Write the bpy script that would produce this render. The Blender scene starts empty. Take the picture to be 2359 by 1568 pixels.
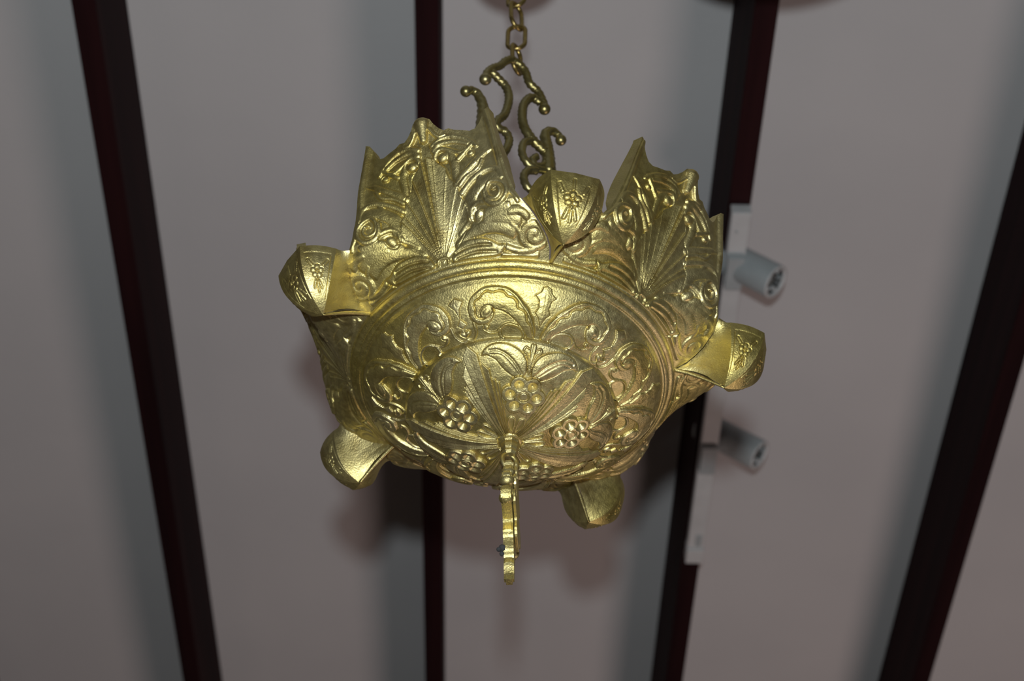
import bpy, math, json
import numpy as np
from mathutils import Vector, Matrix

sc = bpy.context.scene
COL = sc.collection

# ------------------------------------------------------------------ camera
F_PX = 4450.0
ELEV = math.radians(45.428)
CAM = Vector((0.0, 0.0, 1.5))
FWD = Vector((0, math.cos(ELEV), math.sin(ELEV)))
UPV = Vector((0, -math.sin(ELEV), math.cos(ELEV)))
RGT = Vector((1, 0, 0))
cd = bpy.data.cameras.new('camera')
cam = bpy.data.objects.new('camera', cd)
COL.objects.link(cam)
cam.location = CAM
cam.rotation_euler = (ELEV + math.pi / 2, 0, 0)
cd.sensor_width = 36.0
cd.lens = F_PX / 2359.0 * 36.0
cd.clip_start = 0.05
cd.dof.use_dof = True
cd.dof.focus_distance = 1.27
cd.dof.aperture_fstop = cd.lens / 1000 / 0.0062
sc.camera = cam

# ------------------------------------------------------------------ world, exposure
w = bpy.data.worlds.new('world')
sc.world = w
w.use_nodes = True
w.node_tree.nodes['Background'].inputs[0].default_value = (0.55, 0.6, 0.7, 1)
w.node_tree.nodes['Background'].inputs[1].default_value = 0.02
sc.view_settings.view_transform = 'Standard'
sc.view_settings.look = 'None'
sc.view_settings.exposure = 0.0
sc.view_settings.gamma = 1.0
sc.view_settings.use_curve_mapping = False

def area(name, loc, direction, power, color, size, shape='DISK'):
    ld = bpy.data.lights.new(name, 'AREA')
    ld.energy = power
    ld.color = color
    ld.shape = shape
    ld.size = size
    o = bpy.data.objects.new(name, ld)
    COL.objects.link(o)
    o.location = loc
    o.rotation_euler = Vector(direction).to_track_quat('-Z', 'Y').to_euler()
    return o

# the camera's own flash: above and a little behind the lens
FLASH = CAM + UPV * 0.108 - FWD * 0.155
area('flash', FLASH, FWD, 19, (0.90, 0.97, 1.0), 0.035)
# warm room lamp low on the right, and an added weak fill on the left
area('room_lamp_right', (1.7, 3.0, 0.3), (-1.0, -0.6, 3.2), 19, (1.0, 0.76, 0.70), 1.2)
area('fill_left', (-1.6, 1.2, 0.5), (1.0, 0.6, 3.0), 0.8, (1.0, 0.78, 0.70), 0.9)

# ------------------------------------------------------------------ helpers
def tag(o, label=None, cat=None, group=None, kind=None):
    if label: o['label'] = label
    if cat: o['category'] = cat
    if group: o['group'] = group
    if kind: o['kind'] = kind
    return o

def empty(name, loc=(0, 0, 0)):
    o = bpy.data.objects.new(name, None)
    COL.objects.link(o)
    o.location = loc
    o.empty_display_size = 0.03
    return o

def link(name, me, parent=None, mat=None):
    o = bpy.data.objects.new(name, me)
    COL.objects.link(o)
    if parent is not None: o.parent = parent
    if mat is not None and not me.materials: me.materials.append(mat)
    return o

def mesh_from(name, V, Fq, N=None, smooth=True):
    """fast mesh: V (n,3), Fq (m,4) or (m,3) int"""
    me = bpy.data.meshes.new(name)
    V = np.asarray(V, np.float32); Fq = np.asarray(Fq, np.int32)
    k = Fq.shape[1]
    me.vertices.add(len(V)); me.vertices.foreach_set('co', V.ravel())
    me.loops.add(Fq.size); me.loops.foreach_set('vertex_index', Fq.ravel())
    me.polygons.add(len(Fq))
    me.polygons.foreach_set('loop_start', np.arange(0, Fq.size, k, dtype=np.int32))
    me.polygons.foreach_set('use_smooth', np.full(len(Fq), smooth))
    me.update(calc_edges=True)
    me.validate()
    if N is not None:
        me.normals_split_custom_set_from_vertices(np.asarray(N, np.float32).tolist())
    return me

def grid_faces(ni, nj, wrap=False):
    i = np.arange(ni if wrap else ni - 1)[:, None]; j = np.arange(nj - 1)[None, :]
    i2 = (i + 1) % ni
    a = i * nj + j; b = i2 * nj + j; c = i2 * nj + j + 1; d = i * nj + j + 1
    return np.stack([a, b, c, d], -1)      # (ni', nj-1, 4)

def grid_normals(P, wrap=False):
    if wrap:
        du = np.roll(P, -1, 0) - np.roll(P, 1, 0)
    else:
        du = np.gradient(P, axis=0)
    dv = np.gradient(P, axis=1)
    n = np.cross(du, dv)
    l = np.linalg.norm(n, axis=-1, keepdims=True)
    return n / np.maximum(l, 1e-12)

def sub_mesh(name, P, N, F, mask):
    """the faces of a grid picked by mask, as a mesh of their own with the grid's normals"""
    f = F[mask]
    idx, inv = np.unique(f.ravel(), return_inverse=True)
    return mesh_from(name, P.reshape(-1, 3)[idx], inv.reshape(-1, 4), N.reshape(-1, 3)[idx])

def catmull(pts, n=8, closed=False):
    p = np.asarray(pts, float)
    if len(p) < 3 and not closed: return p
    q = np.vstack([p[-1:], p, p[:2]]) if closed else np.vstack([2 * p[0] - p[1], p, 2 * p[-1] - p[-2]])
    out = []
    t = np.linspace(0, 1, n, endpoint=False)[:, None]
    for k in range(len(q) - 3):
        a, b, c, d = q[k:k + 4]
        out.append(0.5 * (2 * b + (c - a) * t + (2 * a - 5 * b + 4 * c - d) * t * t + (3 * b - a - 3 * c + d) * t ** 3))
    r = np.vstack(out)
    return r if closed else np.vstack([r, p[-1:]])

def tube_mb(paths, name, sides=12, twist=0.0, tn=0):
    """one mesh out of several tapered tubes; path = list of (point, radius); twist adds a rope-like ridge"""
    Vs, Fs, off = [], [], 0
    for pts, rad, closed in paths:
        p = np.asarray(pts, float); n = len(p); rad = np.broadcast_to(rad, (n,)).astype(float)
        if closed: tg = np.roll(p, -1, 0) - np.roll(p, 1, 0)
        else: tg = np.gradient(p, axis=0)
        tg /= np.linalg.norm(tg, axis=1, keepdims=True) + 1e-12
        ref = np.array([0.3, 0.5, 0.81]); 
        u = np.cross(tg[0], ref); u /= np.linalg.norm(u)
        L = np.concatenate([[0], np.cumsum(np.linalg.norm(np.diff(p, axis=0), axis=1))])
        rows = []
        for i in range(n):
            u = u - tg[i] * (u @ tg[i]); u /= np.linalg.norm(u) + 1e-12
            v = np.cross(tg[i], u)
            a = np.linspace(0, 2 * np.pi, sides, endpoint=False)
            rr = rad[i] * (1 + twist * np.cos(3 * a + tn * L[i]))
            rows.append(p[i] + rr[:, None] * (np.cos(a)[:, None] * u + np.sin(a)[:, None] * v))
        V = np.array(rows).reshape(-1, 3)
        F = []
        m = n if closed else n - 1
        for i in range(m):
            i2 = (i + 1) % n
            for k in range(sides):
                k2 = (k + 1) % sides
                F.append((off + i * sides + k, off + i * sides + k2, off + i2 * sides + k2, off + i2 * sides + k))
        Vs.append(V); off += len(V)
        if not closed:
            c0, c1 = off, off + 1
            Vs.append(np.array([p[0] - tg[0] * rad[0] * .4, p[-1] + tg[-1] * rad[-1] * .4])); base = c0 - n * sides
            for k in range(sides):
                k2 = (k + 1) % sides
                F.append((c0, base + k2, base + k, c0)); e = base + (n - 1) * sides
                F.append((c1, e + k, e + k2, c1))
            off += 2
        Fs += F
    me = bpy.data.meshes.new(name)
    V = np.vstack(Vs)
    me.from_pydata(V.tolist(), [], [tuple(dict.fromkeys(f)) for f in Fs])
    for pl in me.polygons: pl.use_smooth = True
    me.update()
    return me

def ball_mesh(name, items, seg=20, ring=12):
    V, F, off = [], [], 0
    for c, r in items:
        c = np.asarray(c, float); r = np.broadcast_to(r, (3,))
        for i in range(ring + 1):
            th = np.pi * i / ring
            for j in range(seg):
                ph = 2 * np.pi * j / seg
                V.append(c + r * np.array([np.sin(th) * np.cos(ph), np.sin(th) * np.sin(ph), np.cos(th)]))
        for i in range(ring):
            for j in range(seg):
                j2 = (j + 1) % seg
                F.append((off + i * seg + j, off + (i + 1) * seg + j, off + (i + 1) * seg + j2, off + i * seg + j2))
        off = len(V)
    me = bpy.data.meshes.new(name)
    me.from_pydata([tuple(v) for v in V], [], F)
    for pl in me.polygons: pl.use_smooth = True
    me.validate(); me.update()
    return me

def lathe_mesh(name, prof, seg=48, closed_ends=False):
    V, F = [], []
    for r, z in prof:
        for j in range(seg):
            a = 2 * np.pi * j / seg
            V.append((r * math.cos(a), r * math.sin(a), z))
    for i in range(len(prof) - 1):
        for j in range(seg):
            j2 = (j + 1) % seg
            F.append((i * seg + j, i * seg + j2, (i + 1) * seg + j2, (i + 1) * seg + j))
    if closed_ends:
        F.append(tuple(reversed(range(seg)))); F.append(tuple((len(prof) - 1) * seg + j for j in range(seg)))
    me = bpy.data.meshes.new(name)
    me.from_pydata(V, [], F)
    for pl in me.polygons: pl.use_smooth = len(pl.vertices) == 4
    me.update()
    return me

def box_mesh(name, x0, x1, y0, y1, z0, z1, bev=0.0):
    import bmesh
    bm = bmesh.new()
    bmesh.ops.create_cube(bm, size=1.0)
    for v in bm.verts:
        v.co = Vector(((x0 + x1) / 2 + v.co.x * (x1 - x0), (y0 + y1) / 2 + v.co.y * (y1 - y0), (z0 + z1) / 2 + v.co.z * (z1 - z0)))
    if bev:
        bmesh.ops.bevel(bm, geom=list(bm.edges), offset=bev, segments=2, affect='EDGES', profile=0.5)
    me = bpy.data.meshes.new(name)
    bm.to_mesh(me); bm.free()
    return me

# ------------------------------------------------------------------ materials
def mat_base(name):
    m = bpy.data.materials.new(name); m.use_nodes = True
    nt = m.node_tree
    return m, nt, nt.nodes['Principled BSDF']

def noise_mix(nt, scale, c1, c2, lo=0.35, hi=0.65, detail=4):
    tc = nt.nodes.new('ShaderNodeTexCoord')
    n = nt.nodes.new('ShaderNodeTexNoise'); n.inputs['Scale'].default_value = scale; n.inputs['Detail'].default_value = detail
    nt.links.new(tc.outputs['Object'], n.inputs['Vector'])
    r = nt.nodes.new('ShaderNodeValToRGB')
    r.color_ramp.elements[0].position = lo; r.color_ramp.elements[1].position = hi
    r.color_ramp.elements[0].color = (*c1, 1); r.color_ramp.elements[1].color = (*c2, 1)
    nt.links.new(n.outputs['Fac'], r.inputs['Fac'])
    return tc, n, r

def brass(name, c1, c2, rough, bump, spark=0.05, tc_scale=16, metal=0.9):
    m, nt, b = mat_base(name)
    tc, n, r = noise_mix(nt, tc_scale, c1, c2)
    # blotches of brown tarnish where the gilding is thin
    tn = nt.nodes.new('ShaderNodeTexNoise'); tn.inputs['Scale'].default_value = 55; tn.inputs['Detail'].default_value = 6
    nt.links.new(tc.outputs['Object'], tn.inputs['Vector'])
    tr = nt.nodes.new('ShaderNodeMapRange'); tr.inputs['From Min'].default_value = 0.52; tr.inputs['From Max'].default_value = 0.72
    tr.inputs['To Max'].default_value = 0.55
    nt.links.new(tn.outputs['Fac'], tr.inputs['Value'])
    mx = nt.nodes.new('ShaderNodeMix'); mx.data_type = 'RGBA'
    mx.inputs['B'].default_value = (c1[0] * 0.62, c1[1] * 0.52, c1[2] * 0.42, 1)
    nt.links.new(tr.outputs['Result'], mx.inputs['Factor']); nt.links.new(r.outputs['Color'], mx.inputs['A'])
    nt.links.new(mx.outputs['Result'], b.inputs['Base Color'])
    b.inputs['Metallic'].default_value = metal
    # grain of the cast, gilt surface
    g = nt.nodes.new('ShaderNodeTexNoise'); g.inputs['Scale'].default_value = 900; g.inputs['Detail'].default_value = 3
    nt.links.new(tc.outputs['Object'], g.inputs['Vector'])
    g2 = nt.nodes.new('ShaderNodeTexNoise'); g2.inputs['Scale'].default_value = 260; g2.inputs['Detail'].default_value = 4
    nt.links.new(tc.outputs['Object'], g2.inputs['Vector'])
    mr = nt.nodes.new('ShaderNodeMapRange')
    mr.inputs['From Min'].default_value = 0.3; mr.inputs['From Max'].default_value = 0.7
    mr.inputs['To Min'].default_value = rough - spark; mr.inputs['To Max'].default_value = rough + spark
    nt.links.new(g2.outputs['Fac'], mr.inputs['Value']); nt.links.new(mr.outputs['Result'], b.inputs['Roughness'])
    bp = nt.nodes.new('ShaderNodeBump'); bp.inputs['Strength'].default_value = bump; bp.inputs['Distance'].default_value = 0.0006
    nt.links.new(g.outputs['Fac'], bp.inputs['Height'])
    bp2 = nt.nodes.new('ShaderNodeBump'); bp2.inputs['Strength'].default_value = bump * 0.35; bp2.inputs['Distance'].default_value = 0.0008
    nt.links.new(g2.outputs['Fac'], bp2.inputs['Height']); nt.links.new(bp.outputs['Normal'], bp2.inputs['Normal'])
    nt.links.new(bp2.outputs['Normal'], b.inputs['Normal'])
    return m

M_GOLD = brass('gilt_cast_brass', (0.55, 0.445, 0.125), (0.66, 0.565, 0.28), 0.46, 0.46, 0.07, 9, 0.94)
M_LEAF = M_GOLD
M_OLD = brass('dull_brass', (0.30, 0.25, 0.09), (0.42, 0.36, 0.17), 0.36, 0.2)
M_CHAIN = brass('chain_brass', (0.32, 0.22, 0.06), (0.42, 0.32, 0.12), 0.30, 0.1)

m, nt, b = mat_base('white_plaster')
tc, n, r = noise_mix(nt, 2.2, (0.70, 0.695, 0.70), (0.76, 0.75, 0.75))
nt.links.new(r.outputs['Color'], b.inputs['Base Color'])
b.inputs['Roughness'].default_value = 0.9
bn = nt.nodes.new('ShaderNodeTexNoise'); bn.inputs['Scale'].default_value = 120
nt.links.new(tc.outputs['Object'], bn.inputs['Vector'])
bp = nt.nodes.new('ShaderNodeBump'); bp.inputs['Strength'].default_value = 0.15; bp.inputs['Distance'].default_value = 0.002
nt.links.new(bn.outputs['Fac'], bp.inputs['Height']); nt.links.new(bp.outputs['Normal'], b.inputs['Normal'])
M_PLASTER = m

m, nt, b = mat_base('dark_stained_wood')
tc, n, r = noise_mix(nt, 3.0, (0.014, 0.005, 0.006), (0.030, 0.009, 0.010))
mp = nt.nodes.new('ShaderNodeMapping'); mp.inputs['Scale'].default_value = (8, 0.4, 8)
nt.links.new(tc.outputs['Object'], mp.inputs['Vector']); nt.links.new(mp.outputs['Vector'], n.inputs['Vector'])
nt.links.new(r.outputs['Color'], b.inputs['Base Color']); b.inputs['Roughness'].default_value = 0.75; b.inputs['Specular IOR Level'].default_value = 0.08
M_WOOD = m

m, nt, b = mat_base('floor_wood')
tc, n, r = noise_mix(nt, 4.0, (0.10, 0.06, 0.035), (0.16, 0.10, 0.06))
nt.links.new(r.outputs['Color'], b.inputs['Base Color']); b.inputs['Roughness'].default_value = 0.5
M_FLOOR = m

m, nt, b = mat_base('wall_paint')
tc, n, r = noise_mix(nt, 1.5, (0.36, 0.33, 0.30), (0.42, 0.39, 0.35))
nt.links.new(r.outputs['Color'], b.inputs['Base Color']); b.inputs['Roughness'].default_value = 0.85
M_WALL = m

def plain(name, c, rough=0.5, metal=0.0):
    m, nt, b = mat_base(name)
    tc, n, r = noise_mix(nt, 30, tuple(x * 0.92 for x in c), c)
    nt.links.new(r.outputs['Color'], b.inputs['Base Color'])
    b.inputs['Roughness'].default_value = rough; b.inputs['Metallic'].default_value = metal
    return m
M_WHITE = plain('white_powder_coat', (0.70, 0.71, 0.71), 0.45)
M_GREY = plain('grey_powder_coat', (0.46, 0.50, 0.51), 0.5)
M_BLACK = plain('black_baffle', (0.02, 0.021, 0.02), 0.4)
M_LENS = plain('clear_grey_lens', (0.16, 0.17, 0.16), 0.15)
M_DUST = plain('grey_dust', (0.045, 0.045, 0.048), 0.95)

# ------------------------------------------------------------------ setting
def pix_dir(px, py):
    return (FWD + RGT * ((px - 1179.5) / F_PX) - UPV * ((py - 784) / F_PX))
def pix_on_z(px, py, z):
    d = pix_dir(px, py); t = (z - CAM.z) / d.z
    return CAM + d * t
HJ = 2.03          # joist underside above the lens
ZJ = CAM.z + HJ
ZC = ZJ + 0.18
X0, X1, Y0, Y1 = -3.2, 3.6, -2.2, 6.2
YAW = math.atan2(-0.03146, 1.424)
JW = 0.031
link('ceiling', box_mesh('ceiling', X0, X1, Y0, Y1, ZC, ZC + 0.05), mat=M_PLASTER)
link('floor', box_mesh('floor', X0, X1, Y0, Y1, -0.05, 0), mat=M_FLOOR)
link('wall_left', box_mesh('wall_left', X0 - .1, X0, Y0 - .1, Y1 + .1, -0.05, ZC + .05), mat=M_WALL)
link('wall_right', box_mesh('wall_right', X1, X1 + .1, Y0 - .1, Y1 + .1, -0.05, ZC + .05), mat=M_WALL)
link('wall_far', box_mesh('wall_far', X0, X1, Y1, Y1 + .1, -0.05, ZC + .05), mat=M_WALL)
link('wall_back', box_mesh('wall_back', X0, X1, Y0 - .1, Y0, -0.05, ZC + .05), mat=M_WALL)
for nme, lb in (('ceiling', 'off-white plaster ceiling between dark joists'), ('floor', 'wooden floor'), ('wall_left', 'left wall of the room'),
                ('wall_right', 'right wall of the room'), ('wall_far', 'far wall of the room'), ('wall_back', 'wall behind the viewer')):
    tag(bpy.data.objects[nme], lb, kind='structure')
jx = {}
ref = {0: 316, 1: 991, 2: 1661, 3: 2350}
labs = {0: 'left dark-stained ceiling joist, the one leaning right at lower left of the lamp', 1: 'dark-stained ceiling joist directly behind the hanging lamp',
        2: 'dark-stained ceiling joist that carries the white lighting track', 3: 'dark-stained ceiling joist at the far right, right of the spotlights'}
for i in range(-6, 9):
    if i in ref: p = pix_on_z(ref[i], 784, ZJ)
    else:
        a = pix_on_z(316, 784, ZJ); bb = pix_on_z(2350, 784, ZJ)
        p = a + (bb - a) * (i / 3.0)
    jx[i] = (p.x, p.y)
    ln = 5.0
    me = box_mesh('joist', -JW / 2, JW / 2, -p.y + Y0 + .08, Y1 - p.y - .08, 0, ZC - ZJ - 0.0005, 0.002)
    o = link('trim_%d' % (i + 7), me, mat=M_WOOD)
    o.location = (p.x, p.y, ZJ); o.rotation_euler = (0, 0, -YAW)
    tag(o, labs.get(i), kind='structure')

# ------------------------------------------------------------------ relief drawing
PROF = np.array([(0,0),(.01,.0002),(.02,.0010),(.03,.0028),(.042,.0067),(.052,.0113),(.060,.0160),(.067,.0212),(.0705,.0245),(.0712,.0262),(.0716,.0282),(.0735,.0290),(.080,.0313),(.086,.0345),(.0925,.0390),(.098,.0438),(.1015,.0478),(.1029,.0501),(.1045,.0520),(.1075,.0555),(.1112,.0594),(.1121,.0604),(.1596,.151),(.175,.180)])
SL = np.concatenate([[0], np.cumsum(np.hypot(*np.diff(PROF, axis=0).T))])
def prof_at(s):
    return np.interp(s, SL, PROF[:, 0]), np.interp(s, SL, PROF[:, 1])

def seg_dist(X, Y, pts, closed=False):
    """distance to a polyline and the running fraction along it"""
    p = np.asarray(pts, float)
    q = np.vstack([p, p[:1]]) if closed else p
    best = np.full(X.shape, 1e9); frac = np.zeros(X.shape); n = len(q) - 1
    for k in range(n):
        a = q[k]; d = q[k + 1] - a; L2 = d @ d + 1e-18
        t = np.clip(((X - a[0]) * d[0] + (Y - a[1]) * d[1]) / L2, 0, 1)
        dd = np.hypot(X - a[0] - t * d[0], Y - a[1] - t * d[1])
        m = dd < best
        best[m] = dd[m]; frac[m] = ((k + t) / n)[m]
    return best, frac
def in_poly(X, Y, pts):
    p = np.asarray(pts, float); c = np.zeros(X.shape, bool)
    for k in range(len(p)):
        x1, y1 = p[k - 1]; x2, y2 = p[k]
        if y1 == y2: continue
        cond = ((y1 > Y) != (y2 > Y)) & (X < (x2 - x1) * (Y - y1) / (y2 - y1) + x1)
        c ^= cond
    return c
def sstep(t): t = np.clip(t, 0, 1); return t * t * (3 - 2 * t)

def relief(elems, X, Y, conv, fans=True):
    """height map (mm) and label map out of strokes, blobs, plates and grooves; conv maps (az deg, s mm) to plane mm"""
    H = np.zeros(X.shape); Lb = np.zeros(X.shape, int); names = ['']
    cut = np.zeros(X.shape)
    uid = {}
    def lab(n):
        if n not in uid: uid[n] = len(names); names.append(n)
        return uid[n]
    def put(h, n, body):
        m = body & (h > H)
        H[m] = h[m]; Lb[m & (h > 0.12)] = lab(n)
    for e in elems:
        t, n = e[0], e[1]
        if t == 'S':
            h0, w0, w1 = e[2], e[3], e[4]
            pts = catmull(conv(e[5]), 5)
            d, f = seg_dist(X, Y, pts)
            wd = w0 + (w1 - w0) * f
            q = np.clip(d / wd, 0, 1)
            h = h0 * np.sqrt(np.maximum(1 - q ** 2, 0)) * (1 - 0.25 * f)
            put(h, n, d < wd)
        elif t == 'B':
            h0, rr = e[2], e[3]
            c = conv(e[4])[0]
            d = np.hypot(X - c[0], Y - c[1])
            put(h0 * np.sqrt(np.maximum(1 - (d / rr) ** 2, 0)), n, d < rr)
            cut += 0.5 * np.exp(-((d - rr * 1.08) / (0.16 * rr)) ** 2) * (H < h0)
        elif t == 'B2':
            h0, rr = e[2], e[3]
            c = conv(e[4])[0]
            dx = (X - c[0]) / rr; dy = (Y - c[1]) / (rr * 0.47)
            d = np.hypot(dx, dy); a = np.arctan2(dy, dx)
            put(h0 * sstep((1 - d) / 0.18) * (0.75 + 0.25 * (1 - d)), n, d < 1)
            sp = (d * 2.1 - (a / (2 * np.pi))) % 1.0
            cut += np.where((d < 0.8) & (d > 0.08), 0.7 * np.exp(-((sp - 0.5) / 0.13) ** 2), 0)
        elif t == 'P':
            h0, bev = e[2], e[3]
            pts = conv(e[4])
            if n in ('leaf', 'scroll_leaf', 'lower_leaf'): pts = catmull(pts, 3, closed=True)
            ins = in_poly(X, Y, pts)
            d, f = seg_dist(X, Y, pts, True)
            h = h0 * np.where(d < bev, np.sqrt(np.clip(1 - (1 - d / bev) ** 2, 0, 1)), 1.0)
            h = h + np.where(ins, 0.12 * np.minimum(d, 4), 0) * (n != 'ray')
            cut += np.where(~ins, 0.35 * np.exp(-(d / 0.35) ** 2), 0)
            put(np.where(ins, h, 0), n, ins)
        elif t == 'G':
            dep, wd = e[2], e[3]
            d, f = seg_dist(X, Y, catmull(conv(e[4]), 5))
            cut += dep * np.exp(-(d / wd) ** 2)
        elif t == 'R':
            (x0, y0), (x1, y1), (x2, y2), (x3, y3), hi, lo, tip = e[2]
            # frame of the ray axis at 36 degrees
            sa, ca = math.sin(math.radians(36)), math.cos(math.radians(36))
            lx = X * -ca + Y * sa; ly = X * sa + Y * ca
            if x0 < 0: lx = np.abs(lx); 
            xa = x0 + (x1 - x0) * (ly - y0) / (y1 - y0); xb = x3 + (x2 - x3) * (ly - y3) / (y2 - y3)
            t_ = np.clip((lx - xa) / np.maximum(xb - xa, 0.05), 0, 1)
            ytop = y1 + (y2 - y1) * t_ if tip is None else tip - (tip - y2) * t_
            ins = (lx >= xa) & (lx < xb) & (ly > y0) & (ly < ytop)
            e_ = np.minimum(np.minimum(lx - xa + (9 if x0 < 0 else 0), xb - lx), (ytop - ly))
            h = (hi + (lo - hi) * t_) * sstep(e_ / 0.35 + 0.25)
            put(np.where(ins, np.maximum(h, 0.15), 0), n, ins)
            nr = (np.abs(lx - xb) < 0.9) & (ly > y0) & (ly < ytop + 1)
            cut += np.where(nr, 0.45 * np.exp(-((lx - xb) / 0.28) ** 2), 0)
        elif t == 'flower':
            c = conv(e[2])[0]
            dx, dy = X - c[0], Y - c[1]
            d = np.hypot(dx, dy); a = np.arctan2(dx, dy)
            k = np.round((a - np.pi / 6) / (np.pi / 3)) * (np.pi / 3) + np.pi / 6
            px_, py_ = 8.7 * np.sin(k), 8.7 * np.cos(k)
            dp = np.hypot(dx - px_, dy - py_)
            ins_d = np.maximum(6.0 - dp, 9.2 - d)                     # inside distance of the lobed plate
            hh = 2.4 * sstep(ins_d / 0.7 + 0.2)
            hh = hh - 3.9 * np.minimum(np.clip(1 - dp / 3.5, 0, 1), 0.85)
            rc = 5.6 + 0.55 * np.cos(6 * a)
            c1 = sstep((rc - d) / 0.5); hh = hh * (1 - c1) + 3.0 * c1
            c2 = sstep((3.8 - d) / 0.5); hh = hh * (1 - c2) + 1.6 * c2
            c3 = sstep((2.9 - d) / 0.7); hh = hh * (1 - c3) + 2.6 * c3
            m = ins_d > 0
            H[m] = hh[m]; Lb[m] = lab(n)
            cut[m] = 0
            cut += np.where(~m, 0.4 * np.exp(-(ins_d / 0.5) ** 2), 0)
        elif t == 'fan':
            h0 = e[2]
            pts = conv(e[3]); base = conv(e[4])[0]; tips = conv(e[5])
            ax = max(p[1] for p in pts)
            poly = [(-1.0, base[1])] + [tuple(p) for p in pts] + [(-1.0, ax + 3)]
            ins = in_poly(X, Y, poly)
            d, f = seg_dist(X, Y, [tuple(p) for p in pts])
            an = np.degrees(np.arctan2(X, Y - base[1]))
            angs = [0.0] + sorted(math.degrees(math.atan2(p[0], p[1] - base[1])) for p in tips)[:] + [30.0]
            hh = np.zeros(X.shape)
            angs = sorted(set(round(a_, 1) for a_ in angs))
            for k in range(len(angs) - 1):
                m = (an >= angs[k]) & (an < angs[k + 1] + 1e-6)
                tt = (an - angs[k]) / (angs[k + 1] - angs[k])
                hh = np.where(m, 0.45 + 1.0 * (1 - tt) + 0.35 * np.exp(-(tt / 0.12) ** 2), hh)
            rad = np.hypot(X, Y - base[1])
            h = h0 * 0.75 * hh * np.clip(rad / 14, 0.25, 1) * sstep(d / 0.5 + 0.1)
            put(np.where(ins, h + 0.15, 0), n, ins)
            cut += np.where(~ins, 0.5 * np.exp(-(d / 0.5) ** 2), 0)
    return H - cut, Lb, names

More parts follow.
